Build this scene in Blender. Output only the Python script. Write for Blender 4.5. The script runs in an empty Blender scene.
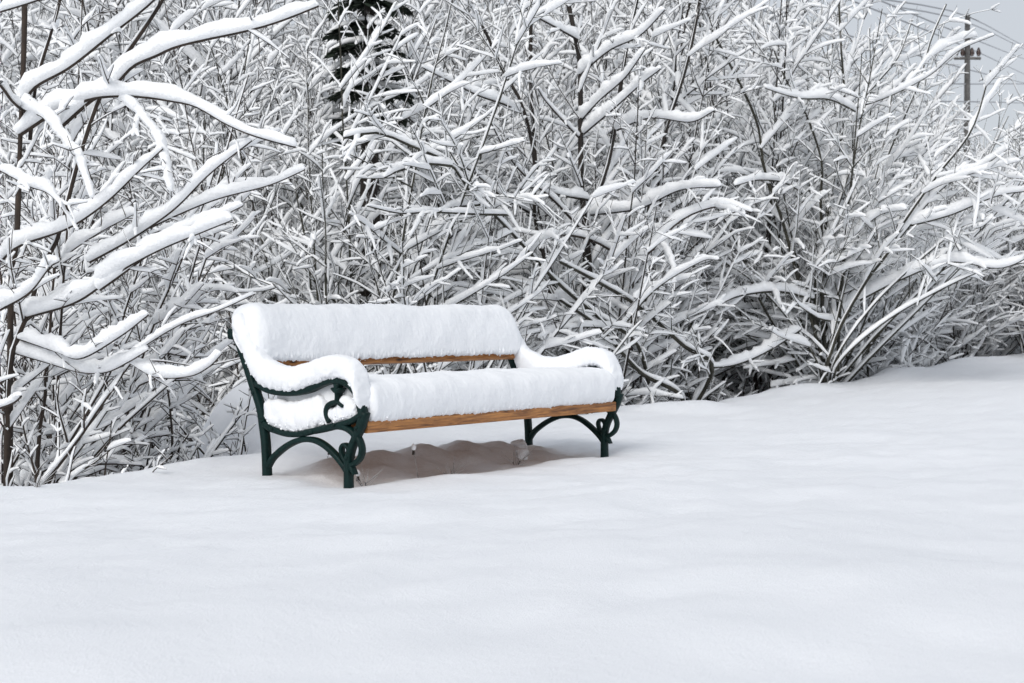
import bpy, math, random
import numpy as np
from mathutils import noise as mn, Vector

# ------------------------------------------------------------------ camera, sky, light
sc = bpy.context.scene
F_PX, PITCH, CAM_H = 1500.0, math.radians(0.93), 0.701
cam_d = bpy.data.cameras.new('camera')
cam = bpy.data.objects.new('camera', cam_d)
sc.collection.objects.link(cam)
cam_d.sensor_width = 36.0
cam_d.lens = 36.0 * F_PX / 1024
cam_d.clip_start = 0.05
cam_d.clip_end = 2000
cam.location = (0, 0, CAM_H)
cam.rotation_euler = (math.radians(90) - PITCH, 0, 0)
cam_d.dof.use_dof = True
cam_d.dof.focus_distance = 7.0
cam_d.dof.aperture_fstop = 6.3
sc.camera = cam

SUN_EL, SUN_AZ = math.radians(39), math.radians(206)     # azimuth: clockwise from +y (away from the camera)
w = bpy.data.worlds.new('World'); sc.world = w
w.use_nodes = True
nt = w.node_tree
for n in list(nt.nodes): nt.nodes.remove(n)
out = nt.nodes.new('ShaderNodeOutputWorld')
bg = nt.nodes.new('ShaderNodeBackground'); bg.inputs['Strength'].default_value = 0.10
sky = nt.nodes.new('ShaderNodeTexSky'); sky.sky_type = 'NISHITA'; sky.sun_disc = False
sky.sun_elevation = SUN_EL; sky.sun_rotation = SUN_AZ
sky.air_density = 1.0; sky.dust_density = 3.0
mixc = nt.nodes.new('ShaderNodeMix'); mixc.data_type = 'RGBA'
mixc.inputs[0].default_value = 0.86
mixc.inputs[7].default_value = (6.5, 6.8, 7.25, 1)            # even overcast layer in front of the clear sky
nt.links.new(sky.outputs[0], mixc.inputs[6])
nt.links.new(mixc.outputs[2], bg.inputs['Color'])
nt.links.new(bg.outputs[0], out.inputs['Surface'])
sl = bpy.data.lights.new('sun', 'SUN'); sl.energy = 1.7; sl.angle = math.radians(35); sl.color = (1.0, 0.975, 0.94)
so = bpy.data.objects.new('sun', sl); sc.collection.objects.link(so)
sv = Vector((math.sin(SUN_AZ) * math.cos(SUN_EL), math.cos(SUN_AZ) * math.cos(SUN_EL), math.sin(SUN_EL)))
so.rotation_euler = (-sv).to_track_quat('-Z', 'Y').to_euler()
so.location = (0, 0, 20)
sc.view_settings.view_transform = 'Standard'
sc.view_settings.look = 'None'
sc.view_settings.gamma = 1.0
sc.view_settings.exposure = 0.03
sc.cycles.use_denoising = True
sc.cycles.max_bounces = 8
sc.cycles.diffuse_bounces = 8
sc.cycles.glossy_bounces = 2
sc.cycles.use_adaptive_sampling = True
sc.cycles.adaptive_threshold = 0.02
C = sc.collection
rs = np.random.RandomState(7)

# ------------------------------------------------------------------ helpers
def tag(o, label=None, cat=None, group=None, kind=None):
    if label: o['label'] = label
    if cat: o['category'] = cat
    if group: o['group'] = group
    if kind: o['kind'] = kind
    return o

def empty(name, loc, rz=0.0):
    o = bpy.data.objects.new(name, None); o.location = loc; o.rotation_euler = (0, 0, rz)
    o.empty_display_size = 0.1
    C.objects.link(o); return o

def mesh_obj(name, V, Q, mats, parent=None, T=None, mi=None, smooth=True, attrs=None):
    """V (n,3); Q (m,4) quads; T (k,3) triangles"""
    me = bpy.data.meshes.new(name)
    V = np.asarray(V, dtype=np.float32)
    Q = np.asarray(Q, dtype=np.int32).reshape(-1, 4)
    T = np.zeros((0, 3), np.int32) if T is None else np.asarray(T, dtype=np.int32).reshape(-1, 3)
    nq, ntri = len(Q), len(T)
    me.vertices.add(len(V)); me.vertices.foreach_set('co', V.ravel())
    me.loops.add(nq * 4 + ntri * 3)
    me.loops.foreach_set('vertex_index', np.concatenate([Q.ravel(), T.ravel()]).astype(np.int32))
    me.polygons.add(nq + ntri)
    st = np.concatenate([np.arange(nq) * 4, nq * 4 + np.arange(ntri) * 3]).astype(np.int32)
    me.polygons.foreach_set('loop_start', st)
    if mi is not None: me.polygons.foreach_set('material_index', np.asarray(mi, np.int32))
    me.polygons.foreach_set('use_smooth', np.full(nq + ntri, smooth, dtype=bool))
    me.update(calc_edges=True); me.validate()
    for m in (mats if isinstance(mats, (list, tuple)) else [mats]): me.materials.append(m)
    if attrs:
        for k, v in attrs.items():
            a = me.attributes.new(k, 'FLOAT', 'POINT'); a.data.foreach_set('value', np.asarray(v, np.float32))
    o = bpy.data.objects.new(name, me); C.objects.link(o)
    if parent is not None: o.parent = parent
    return o

class MB:
    def __init__(s): s.V = []; s.Q = []; s.T = []; s.n = 0
    def add(s, V, Q=None, T=None):
        V = np.asarray(V, float).reshape(-1, 3); s.V.append(V)
        if Q is not None and len(Q): s.Q.append(np.asarray(Q).reshape(-1, 4) + s.n)
        if T is not None and len(T): s.T.append(np.asarray(T).reshape(-1, 3) + s.n)
        s.n += len(V)
    def build(s, name, mats, parent=None, **k):
        V = np.concatenate(s.V)
        Q = np.concatenate(s.Q) if s.Q else np.zeros((0, 4), int)
        T = np.concatenate(s.T) if s.T else None
        return mesh_obj(name, V, Q, mats, parent, T=T, **k)

def spline(P, n):
    """Catmull-Rom through P, n samples evenly by chord length"""
    P = np.asarray(P, float)
    if len(P) == 2: P = np.array([P[0], (P[0] + P[1]) / 2, P[1]])
    Q = np.vstack([2 * P[0] - P[1], P, 2 * P[-1] - P[-2]])
    pts = []
    for i in range(1, len(Q) - 2):
        for t in np.linspace(0, 1, 12, endpoint=False):
            a, b, c, d = Q[i - 1], Q[i], Q[i + 1], Q[i + 2]
            pts.append(.5 * (2 * b + (c - a) * t + (2 * a - 5 * b + 4 * c - d) * t * t + (3 * b - a - 3 * c + d) * t ** 3))
    pts.append(P[-1]); pts = np.array(pts)
    L = np.concatenate([[0], np.cumsum(np.linalg.norm(np.diff(pts, axis=0), axis=1))])
    u = np.linspace(0, L[-1], n)
    return np.stack([np.interp(u, L, pts[:, k]) for k in range(P.shape[1])], 1)

def fbm(p, scale, octs=3, seed=0.0):
    v = 0; a = 1; s = scale
    for _ in range(octs):
        v += a * mn.noise(Vector((p[0] * s + seed, p[1] * s + seed * 1.7, p[2] * s - seed))); a *= .5; s *= 2.05
    return v

def ring_quads(nr, m, closed_u=False, off=0):
    i = np.arange(nr - 1)[:, None]; j = np.arange(m)[None, :]; j2 = (j + 1) % m
    return np.stack([i * m + j, i * m + j2, (i + 1) * m + j2, (i + 1) * m + j], -1).reshape(-1, 4) + off

# ------------------------------------------------------------------ materials
def new_mat(name):
    m = bpy.data.materials.new(name); m.use_nodes = True
    b = m.node_tree.nodes['Principled BSDF']
    return m, m.node_tree, b

def node(t, kind, **inp):
    n = t.nodes.new(kind)
    for k, v in inp.items(): n.inputs[k.replace('_', ' ')].default_value = v
    return n

def snow_mat(name, fine, coarse, strength, dist, dirt_shade=False, col=(0.90, 0.915, 0.94, 1)):
    m, t, b = new_mat(name)
    b.inputs['Base Color'].default_value = col
    b.inputs['Roughness'].default_value = 0.75
    b.inputs['Specular IOR Level'].default_value = 0.25
    tc = t.nodes.new('ShaderNodeTexCoord')
    n1 = node(t, 'ShaderNodeTexNoise', Scale=fine, Detail=4.0, Roughness=0.7)
    n2 = node(t, 'ShaderNodeTexNoise', Scale=coarse, Detail=3.0, Roughness=0.6)
    ad = node(t, 'ShaderNodeMath'); ad.operation = 'ADD'
    for n in (n1, n2): t.links.new(tc.outputs['Object'], n.inputs['Vector'])
    t.links.new(n1.outputs['Fac'], ad.inputs[0]); t.links.new(n2.outputs['Fac'], ad.inputs[1])
    bp = node(t, 'ShaderNodeBump', Strength=strength, Distance=dist)
    t.links.new(ad.outputs[0], bp.inputs['Height']); t.links.new(bp.outputs[0], b.inputs['Normal'])
    if dirt_shade:
        at = t.nodes.new('ShaderNodeAttribute'); at.attribute_name = 'dirt_shade'
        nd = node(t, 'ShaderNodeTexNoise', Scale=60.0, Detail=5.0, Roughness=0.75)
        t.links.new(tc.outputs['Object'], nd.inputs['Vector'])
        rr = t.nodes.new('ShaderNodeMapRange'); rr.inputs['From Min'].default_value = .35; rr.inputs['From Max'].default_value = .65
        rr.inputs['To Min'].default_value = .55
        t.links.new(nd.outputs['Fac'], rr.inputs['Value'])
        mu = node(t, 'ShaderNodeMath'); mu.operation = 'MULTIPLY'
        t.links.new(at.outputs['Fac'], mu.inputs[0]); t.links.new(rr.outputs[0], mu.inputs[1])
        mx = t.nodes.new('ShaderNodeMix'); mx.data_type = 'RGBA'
        mx.inputs[6].default_value = col; mx.inputs[7].default_value = (0.62, 0.545, 0.49, 1)  # brown tint: thin dirty snow and painted shade in one colour
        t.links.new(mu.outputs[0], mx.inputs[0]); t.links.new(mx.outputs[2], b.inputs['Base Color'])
    return m

M_GROUND = snow_mat('ground_snow', 150, 30, 0.45, 0.012, dirt_shade=True, col=(0.85, 0.87, 0.905, 1))
M_SNOW = snow_mat('bench_snow', 260, 80, 0.35, 0.008)
M_TWIGSNOW, _t, _b = new_mat('twig_snow')
_b.inputs['Base Color'].default_value = (0.95, 0.96, 0.97, 1); _b.inputs['Roughness'].default_value = 0.8
_b.inputs['Specular IOR Level'].default_value = 0.2

_tc = _t.nodes.new('ShaderNodeTexCoord'); _n = node(_t, 'ShaderNodeTexNoise', Scale=55.0, Detail=3.0, Roughness=0.65)
_bp = node(_t, 'ShaderNodeBump', Strength=0.6, Distance=0.012)
_t.links.new(_tc.outputs['Object'], _n.inputs['Vector']); _t.links.new(_n.outputs['Fac'], _bp.inputs['Height']); _t.links.new(_bp.outputs[0], _b.inputs['Normal'])

def bark_mat(name, c1, c2):
    m, t, b = new_mat(name)
    tc = t.nodes.new('ShaderNodeTexCoord')
    n = node(t, 'ShaderNodeTexNoise', Scale=9.0, Detail=4.0, Roughness=0.7)
    r = t.nodes.new('ShaderNodeValToRGB')
    r.color_ramp.elements[0].position = .35; r.color_ramp.elements[0].color = (*c1, 1)
    r.color_ramp.elements[1].position = .7; r.color_ramp.elements[1].color = (*c2, 1)
    t.links.new(tc.outputs['Object'], n.inputs['Vector']); t.links.new(n.outputs['Fac'], r.inputs[0])
    t.links.new(r.outputs[0], b.inputs['Base Color']); b.inputs['Roughness'].default_value = .8
    return m
M_BARK = bark_mat('dark_bark', (0.010, 0.007, 0.006), (0.035, 0.026, 0.020))
M_BARK2 = bark_mat('brown_bark', (0.018, 0.012, 0.009), (0.060, 0.040, 0.028))
M_BARKG = bark_mat('grey_green_bark', (0.018, 0.017, 0.012), (0.060, 0.056, 0.040))

M_IRON, t, b = new_mat('green_cast_iron')
b.inputs['Specular IOR Level'].default_value = 0.18; b.inputs['Roughness'].default_value = 0.5
tc = t.nodes.new('ShaderNodeTexCoord'); n = node(t, 'ShaderNodeTexNoise', Scale=90.0, Detail=5.0)
r = t.nodes.new('ShaderNodeValToRGB'); r.color_ramp.elements[0].position = .3; r.color_ramp.elements[0].color = (0.0022, 0.012, 0.011, 1)
r.color_ramp.elements[1].position = .75; r.color_ramp.elements[1].color = (0.005, 0.025, 0.023, 1)
bp = node(t, 'ShaderNodeBump', Strength=0.25, Distance=0.003)
t.links.new(tc.outputs['Object'], n.inputs['Vector']); t.links.new(n.outputs['Fac'], r.inputs[0]); t.links.new(r.outputs[0], b.inputs['Base Color'])
t.links.new(n.outputs['Fac'], bp.inputs['Height']); t.links.new(bp.outputs[0], b.inputs['Normal'])

M_WOOD, t, b = new_mat('orange_brown_wood')
tc = t.nodes.new('ShaderNodeTexCoord'); mp = t.nodes.new('ShaderNodeMapping'); mp.inputs['Scale'].default_value = (1.6, 22, 22)
n = node(t, 'ShaderNodeTexNoise', Scale=3.5, Detail=6.0, Roughness=0.65, Distortion=0.8)
r = t.nodes.new('ShaderNodeValToRGB')
for e, (p_, c_) in zip(r.color_ramp.elements, ((.34, (0.13, 0.045, 0.012, 1)), (.64, (0.58, 0.26, 0.072, 1)))): e.position = p_; e.color = c_
e = r.color_ramp.elements.new(.48); e.color = (0.38, 0.16, 0.046, 1)
kn = node(t, 'ShaderNodeTexVoronoi', Scale=5.0); mp2 = t.nodes.new('ShaderNodeMapping'); mp2.inputs['Scale'].default_value = (1, 3, 3)
kr = t.nodes.new('ShaderNodeValToRGB'); kr.color_ramp.elements[0].position = .05; kr.color_ramp.elements[0].color = (0.05, 0.02, 0.01, 1)
kr.color_ramp.elements[1].position = .16; kr.color_ramp.elements[1].color = (1, 1, 1, 1)
mx = t.nodes.new('ShaderNodeMix'); mx.data_type = 'RGBA'; mx.blend_type = 'MULTIPLY'; mx.inputs[0].default_value = 1
bp = node(t, 'ShaderNodeBump', Strength=0.3, Distance=0.002)
t.links.new(tc.outputs['Object'], mp.inputs[0]); t.links.new(mp.outputs[0], n.inputs['Vector'])
t.links.new(tc.outputs['Object'], mp2.inputs[0]); t.links.new(mp2.outputs[0], kn.inputs['Vector'])
t.links.new(n.outputs['Fac'], r.inputs[0]); t.links.new(kn.outputs['Distance'], kr.inputs[0])
st = node(t, 'ShaderNodeTexNoise', Scale=4.0, Detail=4.0, Roughness=0.7); sr = t.nodes.new('ShaderNodeValToRGB')
sr.color_ramp.elements[0].position = .38; sr.color_ramp.elements[0].color = (0.42, 0.36, 0.30, 1); sr.color_ramp.elements[1].position = .58; sr.color_ramp.elements[1].color = (1, 1, 1, 1)
mx3 = t.nodes.new('ShaderNodeMix'); mx3.data_type = 'RGBA'; mx3.blend_type = 'MULTIPLY'; mx3.inputs[0].default_value = .55
mp3 = t.nodes.new('ShaderNodeMapping'); mp3.inputs['Scale'].default_value = (1, 5, 5)
t.links.new(tc.outputs['Object'], mp3.inputs[0]); t.links.new(mp3.outputs[0], st.inputs['Vector']); t.links.new(st.outputs['Fac'], sr.inputs[0])
t.links.new(r.outputs[0], mx3.inputs[6]); t.links.new(sr.outputs[0], mx3.inputs[7])
t.links.new(mx3.outputs[2], mx.inputs[6]); t.links.new(kr.outputs[0], mx.inputs[7]); t.links.new(mx.outputs[2], b.inputs['Base Color'])
t.links.new(n.outputs['Fac'], bp.inputs['Height']); t.links.new(bp.outputs[0], b.inputs['Normal'])
b.inputs['Roughness'].default_value = .55

M_NEEDLE = bark_mat('spruce_needles', (0.006, 0.012, 0.007), (0.016, 0.030, 0.016))
M_POLE = bark_mat('tarred_pole_wood', (0.10, 0.096, 0.09), (0.22, 0.21, 0.20))
M_WIRE, t, b = new_mat('grey_wire'); b.inputs['Base Color'].default_value = (0.30, 0.31, 0.33, 1); b.inputs['Roughness'].default_value = .5
M_CERAMIC, t, b = new_mat('brown_insulator_glaze'); b.inputs['Base Color'].default_value = (0.05, 0.03, 0.025, 1); b.inputs['Roughness'].default_value = .25

# ------------------------------------------------------------------ bench frame of reference and ground
O = np.array([-.675, 6.21]); A = math.radians(52.6)
AX = np.array([math.cos(A), math.sin(A)]); DP = np.array([-math.sin(A), math.cos(A)])
BL = 1.9
def sn(x, y): return (x - O[0]) * AX[0] + (y - O[1]) * AX[1], (x - O[0]) * DP[0] + (y - O[1]) * DP[1]
def xy(s, n): return O[0] + s * AX[0] + n * DP[0], O[1] + s * AX[1] + n * DP[1]
def sstep(a, b, v): t_ = np.clip((v - a) / (b - a), 0, 1); return t_ * t_ * (3 - 2 * t_)
_w = [(rs.uniform(0, 6.28), rs.uniform(.6, 1.4), rs.uniform(0, 6.28)) for _ in range(14)]
def und(s, n, k0):
    v = 0
    for i, (th, kk, ph) in enumerate(_w):
        k = k0 * kk * (1.25 ** i * .4 + .6)
        v = v + np.sin(k * (s * math.cos(th) + n * math.sin(th)) + ph + 1.3 * np.sin(.7 * k * (s * math.sin(th) - n * math.cos(th)) + ph * 2)) / (1 + .35 * i)
    return v
def edge_n(s):
    return np.interp(s, [-.7, .5, 1.2, 2.0, 2.8, 3.6, 4.4, 6.5], [1.33, 1.27, 1.62, 1.95, 2.08, 1.85, 1.58, 1.58]) + .05 * np.sin(s * 1.9 + 1) + .05 * np.sin(s * 4.3 + 2) + .03 * np.sin(s * 9.1)
def ground(s, n):
    s = np.asarray(s, float); n = np.asarray(n, float)
    z = .036 * np.log1p(np.exp((s - 4.0) / .8)) * .8 * (1 - sstep(60, 200, s)) 
    e = n - edge_n(s)
    q = np.maximum(e + .25, 0)
    z = z - .95 * (1 - np.exp(-(q / 1.15) ** 1.6)) + .035 * np.exp(-((e + .35) / .22) ** 2) * (1 + .8 * np.sin(s * 3.1))
    z = z + .070 * np.maximum(n - 9, 0) * (1 - sstep(40, 120, n))
    z = z - .05 * sstep(-1.5, -6, n) * 1.0
    far = sstep(1, 4, np.abs(n))
    z = z + .010 * und(s, n * 1.8, 2.2) * (.35 + .65 * sstep(-.2, -1.5, n)) + (.003 * und(s + 3, n * 2.2 - 2, 7) + .0036 * und(.45 * (s * AX[0] + n * DP[0]), 1.5 * (s * AX[1] + n * DP[1]), 3.4)) + .012 * und(s, n, .8) * sstep(.5, -1.5, n)
    # a rounded snow mound in the dip behind the left end of the bench
    mx_, my_ = s * AX[0] + n * DP[0] + O[0], s * AX[1] + n * DP[1] + O[1]
    z = z + .80 * np.exp(-((mx_ + 1.62) / .50) ** 2 - ((my_ - 9.15) / .75) ** 2)
    # hollow and little mounds under the bench
    m = sstep(-.12, .03, n) * sstep(.95, .45, n) * sstep(-.15, .12, s) * sstep(2.12, 1.85, s)
    row = row2 = 0
    for (a_, b_, ra, rb, hh) in ((.30, .36, .12, .13, .040), (.47, .24, .10, .10, .030), (.62, .38, .15, .12, .050), (.80, .27, .11, .10, .034), (.94, .40, .13, .13, .052), (1.10, .28, .12, .09, .036),
                                 (1.24, .40, .12, .12, .046), (1.38, .26, .09, .10, .030), (1.52, .38, .12, .12, .040), (1.68, .24, .10, .08, .024), (1.80, .36, .10, .10, .022), (.15, .28, .10, .10, .020)):
        row = np.maximum(row, hh * np.exp(-((s - a_) / ra) ** 2 - ((n - b_) / rb) ** 2) * 1.0)
    row = row + .004 * np.sin(s * 41 + 3 * np.sin(n * 30)) * np.sin(n * 47 + 2 * np.sin(s * 23))
    row2 = .010 * np.abs(np.sin(s * 9.7 + np.sin(s * 5))) * np.exp(-((n - .10) / .07) ** 2)
    z = z + m * (-.035 * np.exp(-((n - .12) / .22) ** 2) + .045 * sstep(.05, .42, n) * sstep(.1, .5, s) * sstep(1.9, 1.3, s) + row + row2)
    return z
def gz(x, y):
    s, n = sn(x, y); return float(ground(s, n))

# one sheet: fine near the bench, coarse to the horizon
def axis(lo, hi, fine_lo, fine_hi, st, growth):
    a = list(np.arange(fine_lo, fine_hi, st)); v, g = fine_hi, st
    while v < hi: a.append(v); g *= growth; v += g
    a.append(hi); v, g = fine_lo - st, st; b_ = []
    while v > lo: b_.append(v); g *= growth; v -= g
    b_.append(lo); return np.array(sorted(b_) + a)
sa = axis(-500, 500, -1.2, 2.6, .02, 1.035); na = axis(-500, 500, -.8, 2.0, .018, 1.035)
S, N = np.meshgrid(sa, na, indexing='ij')
X, Y = xy(S, N); Z = ground(S, N)
dirt_shade = sstep(-.05, .04, N) * sstep(.60, .34, N + .06 * np.sin(S * 7.3 + np.sin(S * 3))) * sstep(.0, .25, S) * sstep(2.0, 1.75, S)  # tint under the bench: dirty thin snow, with the bench's shade painted in
dirt_shade = dirt_shade * .85 * (.6 + .4 * np.sin(S * 9 + 1) * np.sin(N * 13))
ns_, nn_ = S.shape
i = np.arange(ns_ - 1)[:, None]; j = np.arange(nn_ - 1)[None, :]
Q = np.stack([i * nn_ + j, (i + 1) * nn_ + j, (i + 1) * nn_ + j + 1, i * nn_ + j + 1], -1).reshape(-1, 4)
tag(mesh_obj('snowy_ground', np.stack([X, Y, Z], -1).reshape(-1, 3), Q, M_GROUND, attrs={'dirt_shade': dirt_shade.ravel()}), kind='structure')

# ------------------------------------------------------------------ pixel + distance -> world
def W(px, py, D):
    u, v = (px - 512) / F_PX, -(py - 341.5) / F_PX
    c, s_ = math.cos(PITCH), math.sin(PITCH)
    dy = c + v * s_
    return np.array([u / dy * D, D, (-s_ + v * c) / dy * D + CAM_H])

# ------------------------------------------------------------------ the bench
bench = empty('park_bench', (O[0], O[1], 0), A)
tag(bench, 'snow covered park bench with dark green cast iron sides and orange brown wooden slats', 'bench')

def bar(mb, path, width, thick, x0, n=None, ends=True, taper=None):
    """bar swept along a path in the (depth, height) plane; rounded rectangular section, centred on x = x0"""
    n = n or max(6, len(path) * 5)
    P = spline(path, n); T_ = np.gradient(P, axis=0); T_ /= np.linalg.norm(T_, axis=1)[:, None]
    Nn = np.stack([-T_[:, 1], T_[:, 0]], 1)
    m = 12; th = np.arange(m) / m * 2 * math.pi
    cx = np.sign(np.cos(th)) * np.abs(np.cos(th)) ** .55; cy = np.sign(np.sin(th)) * np.abs(np.sin(th)) ** .55
    wv = np.full(n, width / 2) if taper is None else np.interp(np.linspace(0, 1, n), np.linspace(0, 1, len(taper)), taper) * width / 2
    V = np.zeros((n, m, 3))
    V[:, :, 0] = x0 + cx[None, :] * thick / 2
    V[:, :, 1] = P[:, None, 0] + Nn[:, None, 0] * cy[None, :] * wv[:, None]
    V[:, :, 2] = P[:, None, 1] + Nn[:, None, 1] * cy[None, :] * wv[:, None]
    Qs = ring_quads(n, m)
    V = V.reshape(-1, 3)
    c0, c1 = len(V), len(V) + 1
    V = np.vstack([V, [x0, *P[0]], [x0, *P[-1]]])
    T = [[c0, (k + 1) % m, k] for k in range(m)] + [[c1, (n - 1) * m + k, (n - 1) * m + (k + 1) % m] for k in range(m)]
    mb.add(V, Qs, T)

def side_frame(x0):
    mb = MB()
    TH = .042
    up = [(.694, .622), (.668, .600), (.625, .517), (.572, .404), (.528, .311), (.510, .231), (.494, .125), (.484, -.12)]
    bar(mb, up, .034, TH, x0, 40)
    # rolled knob at the top of the back
    bar(mb, [(.713 + .0001, .628), (.700, .640), (.686, .628), (.694, .614), (.706, .618)], .026, TH + .008, x0, 24)
    bar(mb, [(.686, .627), (.716, .627)], .050, TH + .004, x0, 6)
    # arm rest: hollow curve rising to the front and rolling down to the seat
    bar(mb, [(.548, .412), (.461, .384), (.348, .377), (.237, .392), (.146, .424), (.066, .438), (.000, .426), (-.046, .390), (-.068, .345), (-.083, .290)], .030, TH + .006, x0, 60)
    # seat rail
    bar(mb, [(.515, .245), (.47, .222), (.43, .212), (.35, .200), (.271, .205), (.183, .225), (.086, .243), (.022, .243), (-.028, .222), (-.05, .19)], .026, TH, x0, 50)
    bar(mb, [(.25, .212), (.15, .228), (.05, .252), (-.02, .272), (-.078, .302)], .026, TH - .004, x0, 24)
    # arch between the legs
    bar(mb, [(.488, .045), (.462, .080), (.43, .108), (.361, .150), (.283, .178), (.205, .182), (.14, .163), (.075, .123), (.03, .085), (.004, .055)], .025, TH - .006, x0, 50)
    # front leg with its ring and loop
    bar(mb, [(-.088, .312), (-.070, .258), (-.040, .203), (-.014, .155), (.000, .108), (.003, .062), (.001, -.12)], .036, TH, x0, 40, taper=[1.25, 1.0, .85, .85, .9, 1, 1])
    bar(mb, [(-.040, .218), (-.063, .190), (-.074, .155), (-.064, .122), (-.040, .100), (-.012, .086)], .020, TH - .008, x0, 30)
    bar(mb, [(.015, .100), (.034, .125), (.042, .150), (.034, .168), (.018, .172), (.002, .158), (-.004, .138)], .015, TH - .010, x0, 30)
    bar(mb, [(-.005, .095), (-.022, .070), (-.036, .052)], .022, TH - .008, x0, 10, taper=[1, .9, .25])
    # leaf scroll under the arm
    bar(mb, [(.100, .262), (.112, .285), (.116, .310), (.104, .333), (.075, .346), (.045, .345), (.018, .330)], .020, .056, x0, 30, taper=[.8, 1, 1.1, 1.1, 1, .9, .6])
    bar(mb, [(.062, .345), (.060, .370), (.060, .395), (.060, .425)], .015, .044, x0, 14, taper=[.9, .6, 1.2, 2.6])
    bar(mb, [(.085, .404), (.060, .392), (.036, .404)], .020, .046, x0, 12, taper=[.5, 1.2, .5])
    # sockets for the slats, foot plate
    fr = mb.build('side_frame', M_IRON, bench)
    for d_, z_ in ((-.058, .245), (.07, .252), (.20, .218), (.44, .222), (.556, .372), (.505, .250), (-.002, .120)):
        for sg in (-1, 1):
            m = 8; th = np.arange(m) / m * 6.2832; xs_ = [x0 + sg * (TH / 2 - .004), x0 + sg * (TH / 2 + .004), x0 + sg * (TH / 2 + .006)]; rr_ = [.009, .009, .005]
            b2 = MB(); V = [(xx, d_ + r_ * math.cos(t_), z_ + r_ * math.sin(t_)) for xx, r_ in zip(xs_, rr_) for t_ in th] + [(xs_[2], d_, z_)]
            b2.add(V, ring_quads(3, m), [[16 + k_, 16 + (k_ + 1) % m, 24] for k_ in range(m)]); b2.build('bolt', M_IRON, fr)
    return fr
side_frame(0.0); side_frame(BL)

def box(mb, x0, x1, d0, d1, z0, z1, tilt=0, bev=.004, piv=None, nx=1):
    """bevelled board: section in (d,z) rotated by tilt, extruded along x"""
    pts = [(d0 + bev, z0), (d1 - bev, z0), (d1, z0 + bev), (d1, z1 - bev), (d1 - bev, z1), (d0 + bev, z1), (d0, z1 - bev), (d0, z0 + bev)]
    P = np.array(pts); c = P.mean(0) if piv is None else np.array(piv)
    ca, sa_ = math.cos(tilt), math.sin(tilt); R = np.array([[ca, -sa_], [sa_, ca]])
    P = (P - c) @ R.T + c
    xs = np.linspace(x0, x1, nx + 1); V = []
    for x in xs:
        for p in P: V.append((x, p[0], p[1]))
    Qs = [q for q in ring_quads(len(xs), 8)]
    off = nx * 8
    Qs += [[0, 7, 4, 3], [0, 3, 2, 1], [7, 6, 5, 4], [off + 3, off + 4, off + 7, off], [off + 1, off + 2, off + 3, off], [off + 4, off + 5, off + 6, off + 7]]
    mb.add(V, Qs)
# seat slats: a thick front board and three behind it, back rest of two boards
for d0, d1, z0, z1, ti in ((-.083, -.010, .222, .270, 0), (.012, .120, .238, .266, -.06), (.142, .250, .228, .256, -.10), (.272, .380, .214, .242, -.03), (.402, .490, .216, .244, .08)):
    mb = MB(); box(mb, .023, BL - .023, d0, d1, z0, z1, ti, nx=12)
    mb.build('seat_slat', M_WOOD, bench, smooth=False)
for d, z in ((.5755, .515), (.617, .600)):
    mb = MB(); box(mb, .023, BL - .023, d - .075 + .06, d + .010, z - .040, z + .038, -.45, nx=12)
    mb.build('back_slat', M_WOOD, bench, smooth=False)

# ---- snow lying on the bench
def rough(V, N_, amp1, sc1, amp2, sc2, seed=0.0, stretch=1.0, amp3=.0008, sc3=110):
    out = np.empty(len(V))
    for k, p in enumerate(V):
        q = (p[0] * 1.0, p[1], p[2] * stretch)
        out[k] = amp1 * fbm(q, sc1, 2, seed) + amp2 * fbm(q, sc2, 2, seed + 5) + amp3 * mn.noise(Vector(q) * sc3)
    return V + N_ * out[:, None]

_cr = [(math.cos(a) * r_, math.sin(a) * r_, z_) for z_, r_ in ((-.95, .3), (-.5, .85), (.1, 1), (.6, .8), (.95, .3)) for a in np.arange(7) / 7 * 6.2832]
def crumbs(V, Q, pts, rmin, rmax, rnd):
    base = np.array(_cr); m = len(base); VV = [V]; QQ = [np.asarray(Q)]; off = len(V)
    for p in pts:
        r = rnd.uniform(rmin, rmax) * (1 if rnd.random() > .1 else 1.35)
        VV.append(base * r * np.array([rnd.uniform(.7, 1.4), rnd.uniform(.7, 1.2), rnd.uniform(.7, 1.2)]) * np.array([[rnd.uniform(.8, 1.2)] for _ in range(m)]) + p)
        QQ.append(ring_quads(5, 7) + off); off += m
    return np.vstack(VV), np.concatenate(QQ)

def normals_grid(V3):
    du = np.gradient(V3, axis=0)
    dv = np.roll(V3, -1, axis=1) - np.roll(V3, 1, axis=1)
    n = np.cross(dv, du); return n / (np.linalg.norm(n, axis=2, keepdims=True) + 1e-9)

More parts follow.
